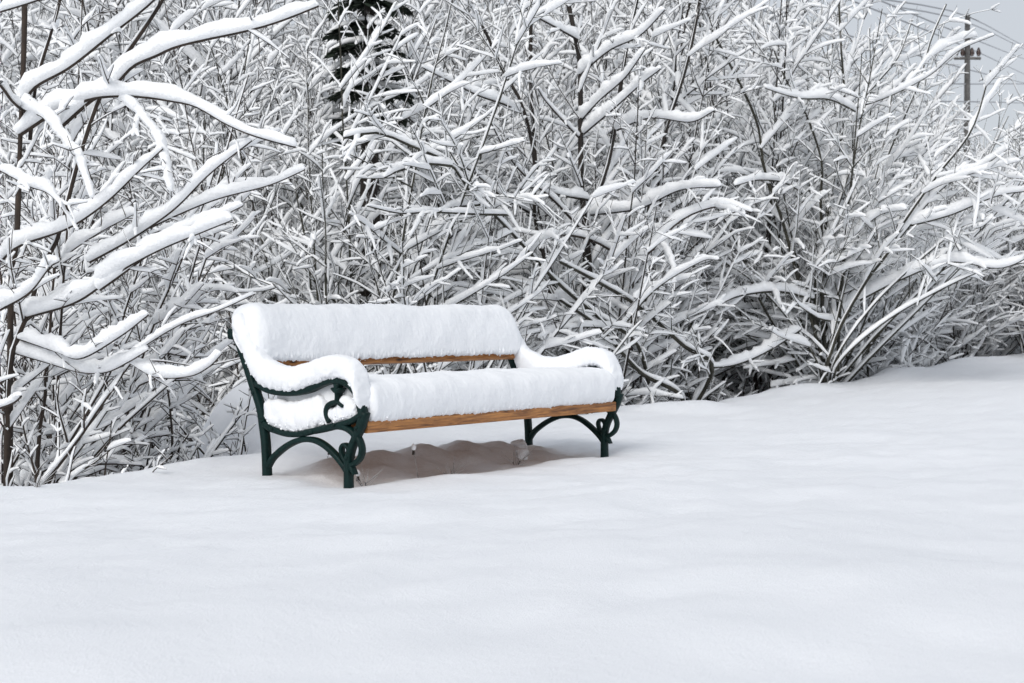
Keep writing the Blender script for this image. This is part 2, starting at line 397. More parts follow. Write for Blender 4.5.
def snow_log(name, prof, x0, x1, nx, m, endr, seed, fringe=None, capw=1.0, wob=.010, label=None, shiftf=None):
    """prof: closed outline in (d,z); extruded along x with rounded, shrinking ends and a crumbly surface"""
    pr = spline(list(prof) + [prof[0]], m + 1)[:-1]
    c = pr.mean(0)
    ta = np.linspace(0, 1, nx)
    xs = x0 + (x1 - x0) * (ta + .0)
    e = np.minimum(xs - x0, x1 - xs) / endr
    sh = np.sqrt(np.clip(1 - (1 - np.clip(e, 0, 1)) ** 2.4, 0.0, 1)) ** .8
    zb = pr[:, 1].min()
    V = np.zeros((nx, m, 3))
    for k in range(nx):
        x = xs[k]
        dz = wob * mn.noise(Vector((x * 3.1, seed, 0))) + wob * .5 * mn.noise(Vector((x * 9, seed, 3)))
        s_ = max(sh[k], .02)
        P = c + (pr - c) * s_
        P[:, 1] = zb + (P[:, 1] - zb) * (.25 + .75 * s_) if endr > 0 else P[:, 1]
        P[:, 1] += dz * np.clip((P[:, 1] - zb) / .1, 0, 1)
        if shiftf: P = shiftf(x, P)
        V[k, :, 0] = x; V[k, :, 1] = P[:, 0]; V[k, :, 2] = P[:, 1]
    Nn = normals_grid(V)
    cen = V.mean(axis=1, keepdims=True)
    if ((V - cen) * Nn).sum() < 0: Nn = -Nn
    Vf = V.reshape(-1, 3); Nf = Nn.reshape(-1, 3)
    Vr = rough(Vf, Nf, .007, 7, .0016, 40, seed, 1.0)
    if fringe is not None:
        # crumbly hanging rim near the lower front edge
        zl, am = fringe
        wgt = np.exp(-((Vf[:, 2] - zl) / .016) ** 2)
        for k in np.nonzero(wgt > .05)[0]:
            p = Vf[k]; v = mn.noise(Vector((p[0] * 75, p[2] * 40, seed))) + .6 * mn.noise(Vector((p[0] * 170, p[2] * 90, seed + 3)))
            Vr[k] += Nf[k] * am * v * wgt[k]; Vr[k, 2] -= am * .8 * max(0, mn.noise(Vector((p[0] * 50, 0, seed + 9)))) * wgt[k]
    rim = []
    if fringe is not None:
        rnd = random.Random(int(seed * 10)); cand = np.nonzero((np.abs(Vf[:, 2] - fringe[0]) < .016) & (Vf[:, 1] < c[0]))[0]
        rim = [Vr[rnd.choice(cand)] + np.array([0, rnd.uniform(-.001, .002), rnd.uniform(-.005, .006)]) for _ in range(420)]
    Vr = np.vstack([Vr, Vr[:m].mean(0), Vr[-m:].mean(0)]); a0, a1 = nx * m, nx * m + 1
    T = [[a0, (k + 1) % m, k] for k in range(m)] + [[a1, (nx - 1) * m + k, (nx - 1) * m + (k + 1) % m] for k in range(m)]
    Qr = ring_quads(nx, m)
    if rim: Vr, Qr = crumbs(Vr, Qr, rim, .0014, .0038, rnd)
    o = mesh_obj(name, Vr, Qr, M_SNOW, bench, T=T)
    return o

seat_prof = [(-.074, .268), (-.095, .280), (-.106, .315), (-.104, .360), (-.088, .405), (-.052, .432), (.02, .444), (.12, .446), (.22, .438),
             (.32, .432), (.40, .436), (.455, .425), (.485, .37), (.480, .29), (.44, .252), (.33, .240), (.18, .252), (.05, .266), (-.04, .271)]
snow_log('seat_snow', seat_prof, 0.012, BL - .015, 680, 150, .055, 2.0, fringe=(.277, .008))
back_prof = [(.535, .508), (.518, .525), (.519, .590), (.528, .640), (.545, .690), (.570, .735), (.605, .755), (.650, .763), (.700, .750), (.730, .725),
             (.732, .685), (.712, .662), (.675, .640), (.640, .600), (.600, .545)]
snow_log('backrest_snow', back_prof, -.035, BL + .01, 680, 120, .09, 8.0, fringe=(.518, .011), wob=.006)

def snow_loft(name, bot, top, wid, x0, n=120, m=28, seed=0.0, amp=1.0):
    B = spline(bot, n); Tp = spline(top, n)
    u = np.linspace(0, 1, n); sh = np.sqrt(np.clip(1 - (1 - np.clip(np.minimum(u, 1 - u) / .06, 0, 1)) ** 2, 0, 1))
    wv = np.interp(u, np.linspace(0, 1, len(wid)), wid)
    th = np.arange(m) / m * 2 * math.pi
    cx = np.sign(np.cos(th)) * np.abs(np.cos(th)) ** .75
    hy = .5 + .5 * np.sign(np.sin(th)) * np.abs(np.sin(th)) ** .8
    V = np.zeros((n, m, 3))
    mid = (B + Tp) / 2
    Bs = mid + (B - mid) * (.15 + .85 * sh[:, None]); Ts = mid + (Tp - mid) * (.15 + .85 * sh[:, None])
    V[:, :, 0] = x0 + cx[None] * (wv * (.1 + .9 * sh))[:, None]
    V[:, :, 1] = Bs[:, None, 0] + (Ts - Bs)[:, None, 0] * hy[None]
    V[:, :, 2] = Bs[:, None, 1] + (Ts - Bs)[:, None, 1] * hy[None]
    Nn = normals_grid(V); cen = V.mean(axis=1, keepdims=True)
    if ((V - cen) * Nn).sum() < 0: Nn = -Nn
    Vf = rough(V.reshape(-1, 3), Nn.reshape(-1, 3), .006 * amp, 14, .0035 * amp, 65, seed)
    # crumbly lower rim
    low = np.tile((hy < .25).astype(float), n)
    for k in np.nonzero(low > 0)[0]:
        p = Vf[k]; Vf[k] += Nn.reshape(-1, 3)[k] * .007 * mn.noise(Vector((p[0] * 60, p[1] * 60, p[2] * 60 + seed)))
    Vf = np.vstack([Vf, Vf[:m].mean(0), Vf[n * m - m:n * m].mean(0)])
    T = [[n * m, (k + 1) % m, k] for k in range(m)] + [[n * m + 1, (n - 1) * m + k, (n - 1) * m + (k + 1) % m] for k in range(m)]
    rnd = random.Random(int(seed)); cand = np.nonzero(np.concatenate([low, [0, 0]]) > 0)[0]
    Vf, Qf = crumbs(Vf, ring_quads(n, m), [Vf[rnd.choice(cand)] for _ in range(150)], .002, .005, rnd)
    return mesh_obj(name, Vf, Qf, M_SNOW, bench, T=T)
arm_bot = [(.690, .665), (.645, .612), (.600, .525), (.548, .432), (.495, .396), (.400, .382), (.300, .386), (.200, .408), (.120, .434), (.050, .447), (-.008, .432), (-.050, .396), (-.072, .345), (-.084, .305)]
arm_top = [(.700, .715), (.640, .715), (.590, .655), (.545, .585), (.492, .530), (.410, .500), (.320, .492), (.225, .510), (.130, .538), (.040, .544), (-.025, .520), (-.064, .472), (-.082, .405), (-.088, .340)]
snow_loft('arm_snow', arm_bot, arm_top, [.050, .05, .050, .052, .055, .055, .048], 0.004, seed=11, n=140, m=36)
snow_loft('arm_snow', arm_bot, arm_top, [.040, .05, .050, .055, .055, .055, .050], BL, seed=17, n=140, m=36)
rail_bot = [(.500, .245), (.43, .222), (.35, .209), (.271, .213), (.183, .234), (.086, .256), (.0, .272), (-.050, .298)]
rail_top = [(.515, .345), (.440, .350), (.350, .338), (.260, .350), (.180, .368), (.100, .320), (.02, .362), (-.062, .340)]
snow_loft('side_snow', rail_bot, rail_top, [.030, .034, .034, .026, .024], 0.012, seed=23, n=110, m=26, amp=1.5)
snow_loft('side_snow', [(.105, .300), (.08, .285), (.04, .27), (-.03, .29)], [(.095, .322), (.07, .330), (.03, .375), (-.055, .352)], [.02, .026, .024, .024], .012, seed=29, n=40, m=20, amp=1.3)

# ------------------------------------------------------------------ woody plants under snow
def nrm(v):
    l = math.sqrt(v[0] * v[0] + v[1] * v[1] + v[2] * v[2]) + 1e-9; return (v[0] / l, v[1] / l, v[2] / l)

class Plant:
    rmin = .0027; clear = True; clear_n = 1.25
    """collects branch lines, then builds one bark mesh and one snow mesh"""
    def __init__(s, seed, snow=1.0): s.R = random.Random(seed); s.seed = seed; s.snow = snow; s.lines = {}
    def add(s, pts, r0, r1, H, main=0):
        if s.clear and not main:
            # nothing grows through the bench, and little over the open snow in front of the bank
            for p in (pts[-1], pts[len(pts) // 2], pts[-2]):
                a_, n_ = sn(p[0], p[1])
                if -.2 < a_ < 2.15 and -.3 < n_ < .95 and p[2] < 1.05: return False
                if n_ < s.clear_n and a_ > 0 and p[2] < 1.0: return False
        s.lines.setdefault(len(pts), []).append((pts, r0, r1, H, main)); return True
    def grow(s, p, d, L, K, up, wob):
        R = s.R; st = L / (K - 1); pts = [tuple(p)]; x, y, z = p; dx, dy, dz = d
        bx, by = R.gauss(0, wob * .5), R.gauss(0, wob * .5)
        for i in range(K - 1):
            dx += R.gauss(0, wob) * .6 + bx * .3; dy += R.gauss(0, wob) * .6 + by * .3; dz += R.gauss(0, wob) * .5 + up
            dx, dy, dz = nrm((dx, dy, dz)); x += dx * st; y += dy * st; z += dz * st
            pts.append((x, y, z))
        return pts
    def sprout(s, pts, r, L, nb, level, Hs, a0=.12, ang=(28, 55), lf=.42, K=8, up=.03, wob=.10, flat=None, fac=1.0):
        """side shoots along a line"""
        R = s.R; n = len(pts)
        rot = R.uniform(0, 3.14)
        for q in range(nb):
            t = a0 + (1 - a0) * (q + R.random() * .6) / nb
            f_ = t * (n - 1); i = min(int(f_), n - 2); g = f_ - i
            p0, p1 = pts[i], pts[i + 1]
            p = tuple(p0[k] + (p1[k] - p0[k]) * g for k in range(3))
            tn = nrm(tuple(p1[k] - p0[k] for k in range(3)))
            # opposite pairs, each pair turned against the last one
            ux = nrm((tn[1], -tn[0], 0)) if abs(tn[2]) < .95 else (1, 0, 0)
            uy = (tn[1] * ux[2] - tn[2] * ux[1], tn[2] * ux[0] - tn[0] * ux[2], tn[0] * ux[1] - tn[1] * ux[0])
            rot += 1.57 + R.gauss(0, .35)
            a = math.radians(R.uniform(*ang))
            for sg in (1, -1):
                if R.random() < .22: continue
                rr_ = rot + R.gauss(0, .25)
                pv = tuple(sg * (math.cos(rr_) * ux[k] + math.sin(rr_) * uy[k]) for k in range(3))
                a_ = a * R.uniform(.85, 1.15); ca, sa_ = math.cos(a_), math.sin(a_)
                d = nrm(tuple(tn[k] * ca + pv[k] * sa_ for k in range(3)))
                l = L * lf * (1.12 - .75 * t) * R.uniform(.45, 1.25)
                if l < .06: l = .06 + .05 * R.random()
                rr = max(r * (1 - .65 * t) * .6, s.rmin)
                c = s.grow(p, d, l, K, up + R.gauss(-.01, .035), wob)
                if not s.add(c, rr, max(rr * .4, s.rmin * .5), Hs * (.6 + .5 * R.random())): continue
                if level > 1:
                    s.sprout(c, rr, l, max(2, int(round(l * 8 * fac))), level - 1, Hs * .80, .18, (28, 58), .45, max(5, K - 2), up * .5, wob * 1.2, None, fac)
    def build(s, name, parent, bark, snowname='snow_cover', off=(0, 0, 0), sides=4, ssides=7, as_arrays=False):
        rsn = np.random.RandomState(s.seed + 5)
        bv, bq, sv_, sq = [], [], [], []; nb_ = ns2 = 0
        for K, ls in s.lines.items():
            P = np.array([l[0] for l in ls]) - np.array(off)        # (N,K,3)
            r0 = np.array([l[1] for l in ls])[:, None]; r1 = np.array([l[2] for l in ls])[:, None]; H = np.array([l[3] for l in ls])[:, None]
            u = np.linspace(0, 1, K)[None, :]
            r = r0 + (r1 - r0) * u ** .8
            Tn = np.gradient(P, axis=1); Tn /= np.linalg.norm(Tn, axis=2, keepdims=True) + 1e-9
            Nl = len(ls); main = np.array([l[4] for l in ls])[:, None]
            up = np.zeros_like(Tn); up[..., 2] = 1
            side = np.cross(Tn, up); sl_ = np.linalg.norm(side, axis=2, keepdims=True)
            side = np.where(sl_ < .05, np.array([1., 0, 0]), side / (sl_ + 1e-9))
            upp = np.cross(side, Tn)
            th = np.arange(sides) / sides * 2 * math.pi
            V = P[:, :, None, :] + r[:, :, None, None] * (np.cos(th)[None, None, :, None] * side[:, :, None, :] + np.sin(th)[None, None, :, None] * upp[:, :, None, :])
            q0 = ring_quads(K, sides)
            bv.append(V.reshape(-1, 3)); bq.append((q0[None] + (np.arange(Nl) * K * sides)[:, None, None]).reshape(-1, 4) + nb_); nb_ += Nl * K * sides
            # snow: one more ring close to the tip so that the ends stay blunt
            Lg = np.linalg.norm(np.diff(P, axis=1), axis=2).sum(1)[:, None]
            P = np.concatenate([P[:, :-1], P[:, -2:-1] + (P[:, -1:] - P[:, -2:-1]) * .82, P[:, -1:]], axis=1)
            u = np.concatenate([u[:, :-1], u[:, -2:-1] + (u[:, -1:] - u[:, -2:-1]) * .82, u[:, -1:]], axis=1)
            r = r0 + (r1 - r0) * u ** .8
            K = K + 1
            Tn = np.gradient(P, axis=1); Tn /= np.linalg.norm(Tn, axis=2, keepdims=True) + 1e-9
            H = np.minimum(H * (.45 + .55 * np.clip(Lg / .5, 0, 1)), .13 * Lg + .006)
            wind = np.array([-.30, -.22, 1.0])
            dp = wind - Tn * (Tn @ wind)[..., None]
            mag = np.linalg.norm(dp, axis=2); dpn = dp / (mag[..., None] + 1e-9)
            sd = np.cross(Tn, dpn)
            lump = 1 + .14 * np.sin(u * Lg * rsn.uniform(12, 22, (Nl, 1)) + rsn.uniform(0, 6.3, (Nl, 1))) + .08 * np.sin(u * Lg * rsn.uniform(30, 50, (Nl, 1)) + rsn.uniform(0, 6.3, (Nl, 1))) + rsn.uniform(-.12, .12, (Nl, K)) * (1 - .6 * main)
            gap = np.where((rsn.rand(Nl, K) < .03) & (main < .5), .15, 1.0)
            endt = np.where(u > .999, .45, 1.0)
            ends = np.clip(u / .06, 0, 1) * .5 + .5
            m1 = np.clip((mag - .20) / .75, 0, 1.1)
            h = s.snow * H * m1 ** 1.3 * lump * gap * endt * ends * (1.0 - .22 * u - .30 * u ** 4)
            bare = (rsn.rand(Nl, 1) < .27) & (main < .5)
            h = np.where(bare, h * .12, h)
            h = np.maximum(h, .0006)
            wd = .42 * h * (1 - .25 * np.clip(h / .06, 0, 1)) + .75 * r * np.clip(h / .01, 0, 1)
            ph = (np.arange(ssides) + .5) / ssides * 2 * math.pi
            jit = 1 + rsn.uniform(-.13, .13, (Nl, K, ssides))
            shear = (rsn.uniform(-.22, .22, (Nl, 1)) + rsn.uniform(-.16, .16, (Nl, K)))[:, :, None] * h[:, :, None] * (.5 + .5 * np.sin(ph))
            base = P + dpn * (r * .45)[..., None]
            V = base[:, :, None, :] + sd[:, :, None, :] * (wd[:, :, None] * np.cos(ph) * (1.12 - .22 * np.sin(ph)) * jit + shear)[..., None] + dpn[:, :, None, :] * (h[:, :, None] * (.5 + .5 * np.sin(ph)) * jit)[..., None]
            V[:, 0] = V[:, 0] + 0
            tip = P[:, -1] + Tn[:, -1] * (h[:, -2] * .30)[:, None] + dpn[:, -1] * (h[:, -1] * .5)[:, None]
            V[:, -1] = V[:, -1] * .6 + tip[:, None, :] * .4
            q0 = ring_quads(K, ssides)
            cap = np.array([[(K - 1) * ssides + a for a in (0, 1, 2, 3)], [(K - 1) * ssides + a for a in (0, 3, 4, min(5, ssides - 1))]]) if ssides >= 6 else np.array([[(K - 1) * ssides + a for a in (0, 1, 2, 3)]])
            if ssides == 5: cap = cap
            q0 = np.vstack([q0, cap])
            sv_.append(V.reshape(-1, 3)); sq.append((q0[None] + (np.arange(Nl) * K * ssides)[:, None, None]).reshape(-1, 4) + ns2); ns2 += Nl * K * ssides
        bv, bq, sv_, sq = np.concatenate(bv), np.concatenate(bq), np.concatenate(sv_), np.concatenate(sq)
        if as_arrays: return bv, bq, sv_, sq
        mesh_obj(name, bv, bq, bark, parent)
        mesh_obj(snowname, sv_, sq, M_TWIGSNOW, parent)

def shrub_lines(pl, root, nst_, hgt, spread, side=(0, 0), Hs=.045, level=2, r0=.011, arch=.0, K=13, dens=1.0):
    R = pl.R; nst = int(nst_ * 1.2); Hs = Hs * .98; r0 = r0 * 1.25
    for k in range(nst):
        az = R.uniform(0, 6.283); tl = spread * math.sqrt(R.random())
        d = nrm((math.cos(az) * math.tan(tl) + side[0], math.sin(az) * math.tan(tl) + side[1], 1))
        L = hgt * R.uniform(.65, 1.1)
        p = (root[0] + R.uniform(-.12, .12), root[1] + R.uniform(-.12, .12), root[2] - .12)
        c = pl.grow(p, d, L, K, .03 - arch * tl * R.uniform(.3, 1), .06)
        rr = r0 * R.uniform(.6, 1.15)
        pl.add(c, rr, .0035, Hs * .5)
        pl.sprout(c, rr, L, int(L * 4.3 * dens), level, Hs, .10, (32, 62), .27, 9, .015, .075, None, dens)

def at_px(px, D):
    x = (px - 512) / F_PX * D; return x, D, gz(x, D)

def edge_D(px, extra=.45):
    for D in np.arange(5.5, 30, .05):
        s_, n_ = sn((px - 512) / F_PX * D, D)
        if n_ > float(edge_n(s_)) + extra: return float(D)
def shrub(name, px, D, label, seed, group=None, bark=M_BARK, snow=1.0, cat='shrub', **k):
    D = max(D, edge_D(px, .35)) if D else edge_D(px)
    x, y, z = at_px(px, D)
    e = empty(name, (x, y, z)); tag(e, label, cat, group)
    pl = Plant(seed, snow); shrub_lines(pl, (x, y, z), **k)
    pl.build('stems', e, bark, off=(x, y, z)); return e

def hero(name, label, root_px, D0, seed, items, bark=M_BARK, extra=None, cat='shrub', fac=1.0, Hs=.05, k=1.0, lf=.24):
    """items: (pixel polyline, distance at start, distance at end, r0, r1, snow, shoots per metre, to_ground)"""
    x, y, z = at_px(root_px, D0)
    e = empty(name, (x, y, z)); tag(e, label, cat)
    pl = Plant(seed); R = pl.R
    for pp, Da, Db, r0, r1, H, spm, tog in items:
        n = max(2, len(pp)); P = []
        for i, (a, b_) in enumerate(pp):
            t_ = i / (n - 1); P.append(W(a, b_, (Da + (Db - Da) * t_) * k))
        if tog: P = [np.array([x + R.uniform(-.05, .05), y + R.uniform(-.05, .05), z - .15])] + P
        P = spline(P, 34)
        L = float(np.linalg.norm(np.diff(P, axis=0), axis=1).sum())
        # gentle wander, mostly in depth
        ph = R.uniform(0, 6.28); 
        P[:, 1] += .04 * np.sin(np.linspace(0, 5, 34) + ph) * np.linspace(0, 1, 34)
        pts = [tuple(v) for v in P]
        pl.add(pts, r0 * 1.3 * k, r1 * 1.6 * k, H * k * .82, 1)
        if spm: pl.sprout(pts, r0 * .8, L, max(2, int(L * spm)), 2, Hs * k, .15, (34, 56), lf, 9, .01, .06, None, fac)
    if extra: shrub_lines(pl, (x, y, z), **extra)
    pl.build('stems', e, bark, off=(x, y, z)); return e

# ---- the big shrub at the left edge of the picture
DL = 6.9
T1 = .013
hero('snowy_shrub', 'large shrub at the left edge with dark leaning stems and thick snowy branches', 6, DL, 101, [
    ([(8, 378), (26, 315), (41, 267), (56, 239), (81, 151), (105, 88), (137, 42), (165, 0), (190, -50)], DL, DL - .1, .013, .006, .02, 1.5, True),
    ([(12, 300), (18, 239), (21, 140), (23, 60), (23, 0), (20, -60)], DL + .1, DL + .15, .013, .008, .02, 1.5, True),
    ([(30, 140), (37, 81), (50, 30), (58, 0), (66, -40)], DL + .15, DL, .008, .005, .02, 1, False),
    ([(20, 112), (35, 88), (70, 67), (112, 32), (148, 4), (180, -25)], DL + .15, DL - .3, .007, .003, .075, 1.5, False),
    ([(60, 128), (92, 100), (109, 92), (133, 67), (158, 56), (183, 46), (246, 32), (281, 21), (318, 5)], DL, DL - .5, .008, .003, .085, 0.8, False),
    ([(20, 135), (60, 109), (81, 102), (105, 97), (140, 97), (176, 102), (197, 107), (225, 123), (253, 135), (294, 146)], DL + .1, DL - .55, .008, .003, .085, .8, False),
    ([(120, 98), (137, 112), (158, 137), (169, 162), (174, 192)], DL - .1, DL - .5, .004, .002, .085, 1, False),
    ([(22, 108), (46, 119), (63, 140), (81, 165), (95, 199)], DL + .1, DL - .45, .005, .002, .075, 1, False),
    ([(0, 85), (12, 100), (24, 112)], DL - .2, DL + .1, .006, .005, .06, 1, False),
    ([(0, 262), (21, 245), (67, 228), (105, 203), (140, 172), (165, 150)], DL, DL - .4, .006, .002, .07, 2, False),
    ([(90, 262), (133, 238), (176, 209), (211, 174), (251, 140)], DL - .05, DL - .4, .005, .002, .065, 1, False),
    ([(150, 228), (176, 216), (218, 199), (267, 185), (304, 169)], DL + .1, DL - .3, .004, .002, .06, 1, False),
    ([(100, 290), (169, 241), (211, 223), (243, 206)], DL - .2, DL - .5, .005, .002, .07, 1, False),
    ([(28, 317), (79, 301), (119, 272), (158, 250), (198, 233), (232, 220)], DL, DL - .6, .006, .002, .09, 1.2, False),
    ([(20, 339), (59, 352), (83, 358), (119, 337), (146, 315)], DL, DL - .5, .005, .002, .075, 1, False),
    ([(12, 352), (45, 362), (79, 372), (107, 372), (130, 362), (150, 350)], DL + .05, DL - .3, .005, .002, .075, 1, False),
    ([(120, 366), (146, 345), (182, 324), (221, 310), (255, 294)], DL - .2, DL - .2, .003, .0018, .035, 2, False),
    ([(120, 356), (154, 376), (190, 376), (209, 367), (221, 354)], DL - .2, DL - .4, .004, .002, .075, 1, False),
    ([(100, 372), (150, 361), (200, 366), (247, 357)], DL, DL + .2, .003, .0016, .008, 2, False),
    ([(0, 408), (10, 404), (22, 396)], DL - .5, DL - .6, .005, .003, .08, 0, False),
    ([(0, 12), (60, -8), (110, -30)], DL, DL - .3, .004, .003, .05, 1, False),
    ([(0, 170), (30, 186), (52, 196), (75, 230)], DL - .3, DL - .5, .005, .002, .07, 2, False),
    ([(0, 310), (30, 292), (52, 268), (60, 262)], DL - .3, DL - .5, .005, .002, .07, 2, False),
], bark=M_BARK2, fac=.8, Hs=.05, extra=dict(nst_=10, hgt=1.8, spread=1.0, Hs=.055, level=2, side=(.25, .1), arch=.08, dens=1.2))

# ---- the many stemmed shrub in the middle, behind the bench's right end
DM = 10.2
hero('snowy_shrub', 'tall shrub behind the right bench end with upright dark stems and V shaped forks', 600, DM * 1.12, 202, [
    ([(586, 300), (586, 239), (581, 176), (580, 70), (574, 30), (568, 0), (560, -60)], DM, DM, .020, .009, .02, 3, True),
    ([(590, 270), (588, 225), (609, 158), (623, 70), (630, 30), (637, 0), (650, -60)], DM, DM + .2, .018, .008, .02, 3, True),
    ([(545, 260), (535, 218), (533, 151), (521, 102), (503, 70), (485, 30), (468, 0), (450, -40)], DM, DM - .3, .015, .006, .03, 3, True),
    ([(540, 250), (536, 170), (531, 88), (531, 0), (530, -60)], DM + .3, DM + .4, .014, .008, .02, 3, True),
    ([(640, 250), (660, 150), (685, 70), (700, 0), (710, -50)], DM + .4, DM + .5, .016, .008, .02, 3, True),
    ([(595, 245), (556, 203), (521, 172), (505, 150), (490, 120)], DM - .1, DM - .8, .009, .003, .085, 2, False),
    ([(521, 113), (505, 105), (479, 96), (450, 81), (422, 67)], DM - .2, DM - .9, .006, .002, .09, 1.5, False),
    ([(580, 139), (560, 118), (545, 100), (538, 88)], DM, DM - .4, .006, .003, .08, 1.5, False),
    ([(582, 120), (600, 100), (625, 78), (645, 50)], DM, DM - .5, .006, .003, .08, 1.5, False),
    ([(584, 134), (610, 112), (640, 85), (660, 70)], DM, DM - .7, .006, .003, .08, 1.5, False),
    ([(590, 215), (640, 208), (680, 190), (720, 187)], DM, DM - .6, .007, .003, .09, 2, False),
    ([(533, 215), (500, 195), (470, 170), (440, 160)], DM, DM - .7, .007, .003, .085, 2, False),
    ([(588, 200), (560, 195), (540, 188), (520, 190)], DM, DM - .5, .006, .002, .08, 2, False),
    ([(578, 40), (560, 30), (535, 15), (515, -5)], DM, DM - .5, .006, .003, .08, 2, False),
    ([(580, 75), (610, 50), (640, 35), (665, 10)], DM, DM - .5, .006, .003, .08, 2, False),
    ([(617, 130), (650, 118), (690, 122), (715, 110)], DM, DM - .5, .006, .003, .08, 2, False),
], bark=M_BARK, fac=.9, Hs=.062, k=1.12, lf=.30, extra=dict(nst_=10, hgt=3.0, spread=.75, Hs=.055, level=2, arch=.05))

DH = 8.6
hero('bowed_branch_shrub', 'pale frosted shrub whose long branch arches left above the bench into finger like twigs', 665, 11.9, 303, [
    ([(640, 350), (600, 318), (560, 285), (517, 239), (493, 214), (475, 200), (451, 165), (415, 148), (377, 133), (345, 138)], 9.4, 7.9, .013, .004, .07, 3.5, True),
    ([(475, 200), (473, 185), (455, 160), (448, 148)], DH, DH - .2, .006, .003, .05, 2, False),
    ([(451, 166), (425, 164), (400, 170), (385, 178)], DH - .3, DH - .6, .006, .003, .06, 5, False),
    ([(510, 215), (470, 214), (430, 212), (400, 213), (367, 206)], DH, DH - .7, .006, .002, .035, 5, False),
    ([(480, 205), (455, 207), (440, 212)], DH, DH - .3, .005, .002, .05, 5, False),
    ([(500, 222), (520, 190), (540, 165), (555, 160)], DH + .2, DH - .2, .004, .002, .03, 5, False),
    ([(620, 330), (655, 290), (700, 262), (718, 260)], 9.3, 8.9, .006, .002, .05, 3, False),
    ([(683, 400), (640, 372), (600, 328), (560, 300)], 9.6, 9.0, .015, .006, .06, 3, True),
    ([(712, 372), (683, 345), (641, 308), (600, 283), (560, 262)], 9.8, 9.0, .016, .006, .07, 3, True),
], bark=M_BARKG, fac=1.1, Hs=.042, k=1.17)

# ---- the broad fan shrub on the right
DR = 11.6
hero('snowy_shrub', 'broad fan shaped shrub on the right spreading olive brown stems and drooping snow laden boughs', 826, 13.4, 404, [
    ([(824, 378), (838, 332), (865, 283), (890, 250), (902, 225), (936, 176), (970, 131), (989, 71)], DR, DR - .7, .019, .004, .02, 3, True),
    ([(815, 303), (821, 241), (820, 200), (821, 161), (805, 112), (786, 79), (775, 50)], DR, DR - .3, .015, .004, .02, 3, True),
    ([(811, 308), (799, 283), (782, 221), (764, 169), (756, 120), (726, 56), (696, 0)], DR, DR - .4, .017, .005, .03, 3, True),
    ([(822, 300), (827, 240), (850, 169), (856, 112), (880, 80), (899, 56), (912, 20)], DR, DR + .2, .016, .004, .02, 3, True),
    ([(824, 250), (835, 170), (844, 109), (841, 49), (839, 0), (836, -50)], DR + .2, DR + .3, .015, .005, .02, 3, True),
    ([(830, 320), (860, 230), (890, 150), (917, 86), (930, 40), (945, 5)], DR + .2, DR, .014, .004, .03, 3, True),
    ([(790, 350), (760, 300), (735, 240), (700, 180), (680, 150)], DR, DR - .6, .013, .003, .06, 3, True),
    ([(860, 300), (900, 280), (950, 262), (1000, 268), (1040, 250)], DR, DR - .8, .009, .003, .09, 3, False),
    ([(890, 250), (940, 191), (977, 169), (1009, 148)], DR - .3, DR - .8, .007, .002, .085, 2, False),
    ([(900, 228), (950, 215), (1000, 195), (1045, 190)], DR - .3, DR - .9, .008, .003, .085, 2, False),
    ([(836, 360), (868, 312), (915, 265), (965, 225), (1010, 200)], DR - .1, DR - .5, .010, .003, .03, 4, True),
    ([(838, 365), (880, 325), (930, 295), (985, 270), (1030, 262)], DR - .1, DR - .5, .010, .003, .04, 4, True),
    ([(822, 360), (806, 300), (790, 230), (778, 160), (772, 90)], DR, DR - .1, .010, .003, .02, 4, True),
    ([(828, 360), (846, 280), (868, 200), (884, 140), (892, 95)], DR, DR - .2, .010, .003, .02, 4, True),
    ([(818, 365), (785, 315), (745, 275), (700, 250), (672, 240)], DR - .1, DR - .4, .010, .003, .04, 4, True),
    ([(820, 260), (850, 240), (880, 215), (905, 210)], DR, DR - .6, .006, .002, .09, 2, False),
    ([(815, 300), (780, 292), (740, 296), (710, 310)], DR, DR - .8, .008, .003, .09, 2, False),
    ([(820, 210), (790, 185), (760, 180), (735, 186)], DR, DR - .8, .006, .002, .085, 2, False),
    ([(856, 112), (830, 100), (800, 98), (765, 88)], DR, DR - .6, .006, .002, .09, 2, False),
    ([(856, 108), (890, 96), (930, 75), (960, 50), (993, 36)], DR, DR - .6, .005, .002, .05, 2, False),
    ([(800, 330), (770, 350), (735, 365), (700, 368)], DR - .2, DR - .8, .009, .003, .085, 3, False),
], bark=M_BARKG, fac=1.0, Hs=.066, k=1.10, lf=.32, extra=dict(nst_=17, hgt=3.4, spread=.95, Hs=.066, level=2, arch=.05, r0=.013))

hero('bowed_branch_shrub', 'bough bent into a hoop under snow between bench and fan shaped shrub', 640, 11.6, 505, [
    ([(632, 290), (654, 248), (683, 219), (720, 206), (752, 212)], 9.7, 9.3, .010, .004, .085, 2, True),
    ([(636, 280), (610, 250), (575, 236), (540, 240), (510, 262)], 9.7, 9.2, .010, .004, .085, 2, True),
    ([(660, 240), (672, 262), (675, 290)], 9.6, 9.4, .005, .003, .08, 1, False),
], bark=M_BARK2, fac=.9, Hs=.05, k=1.17)

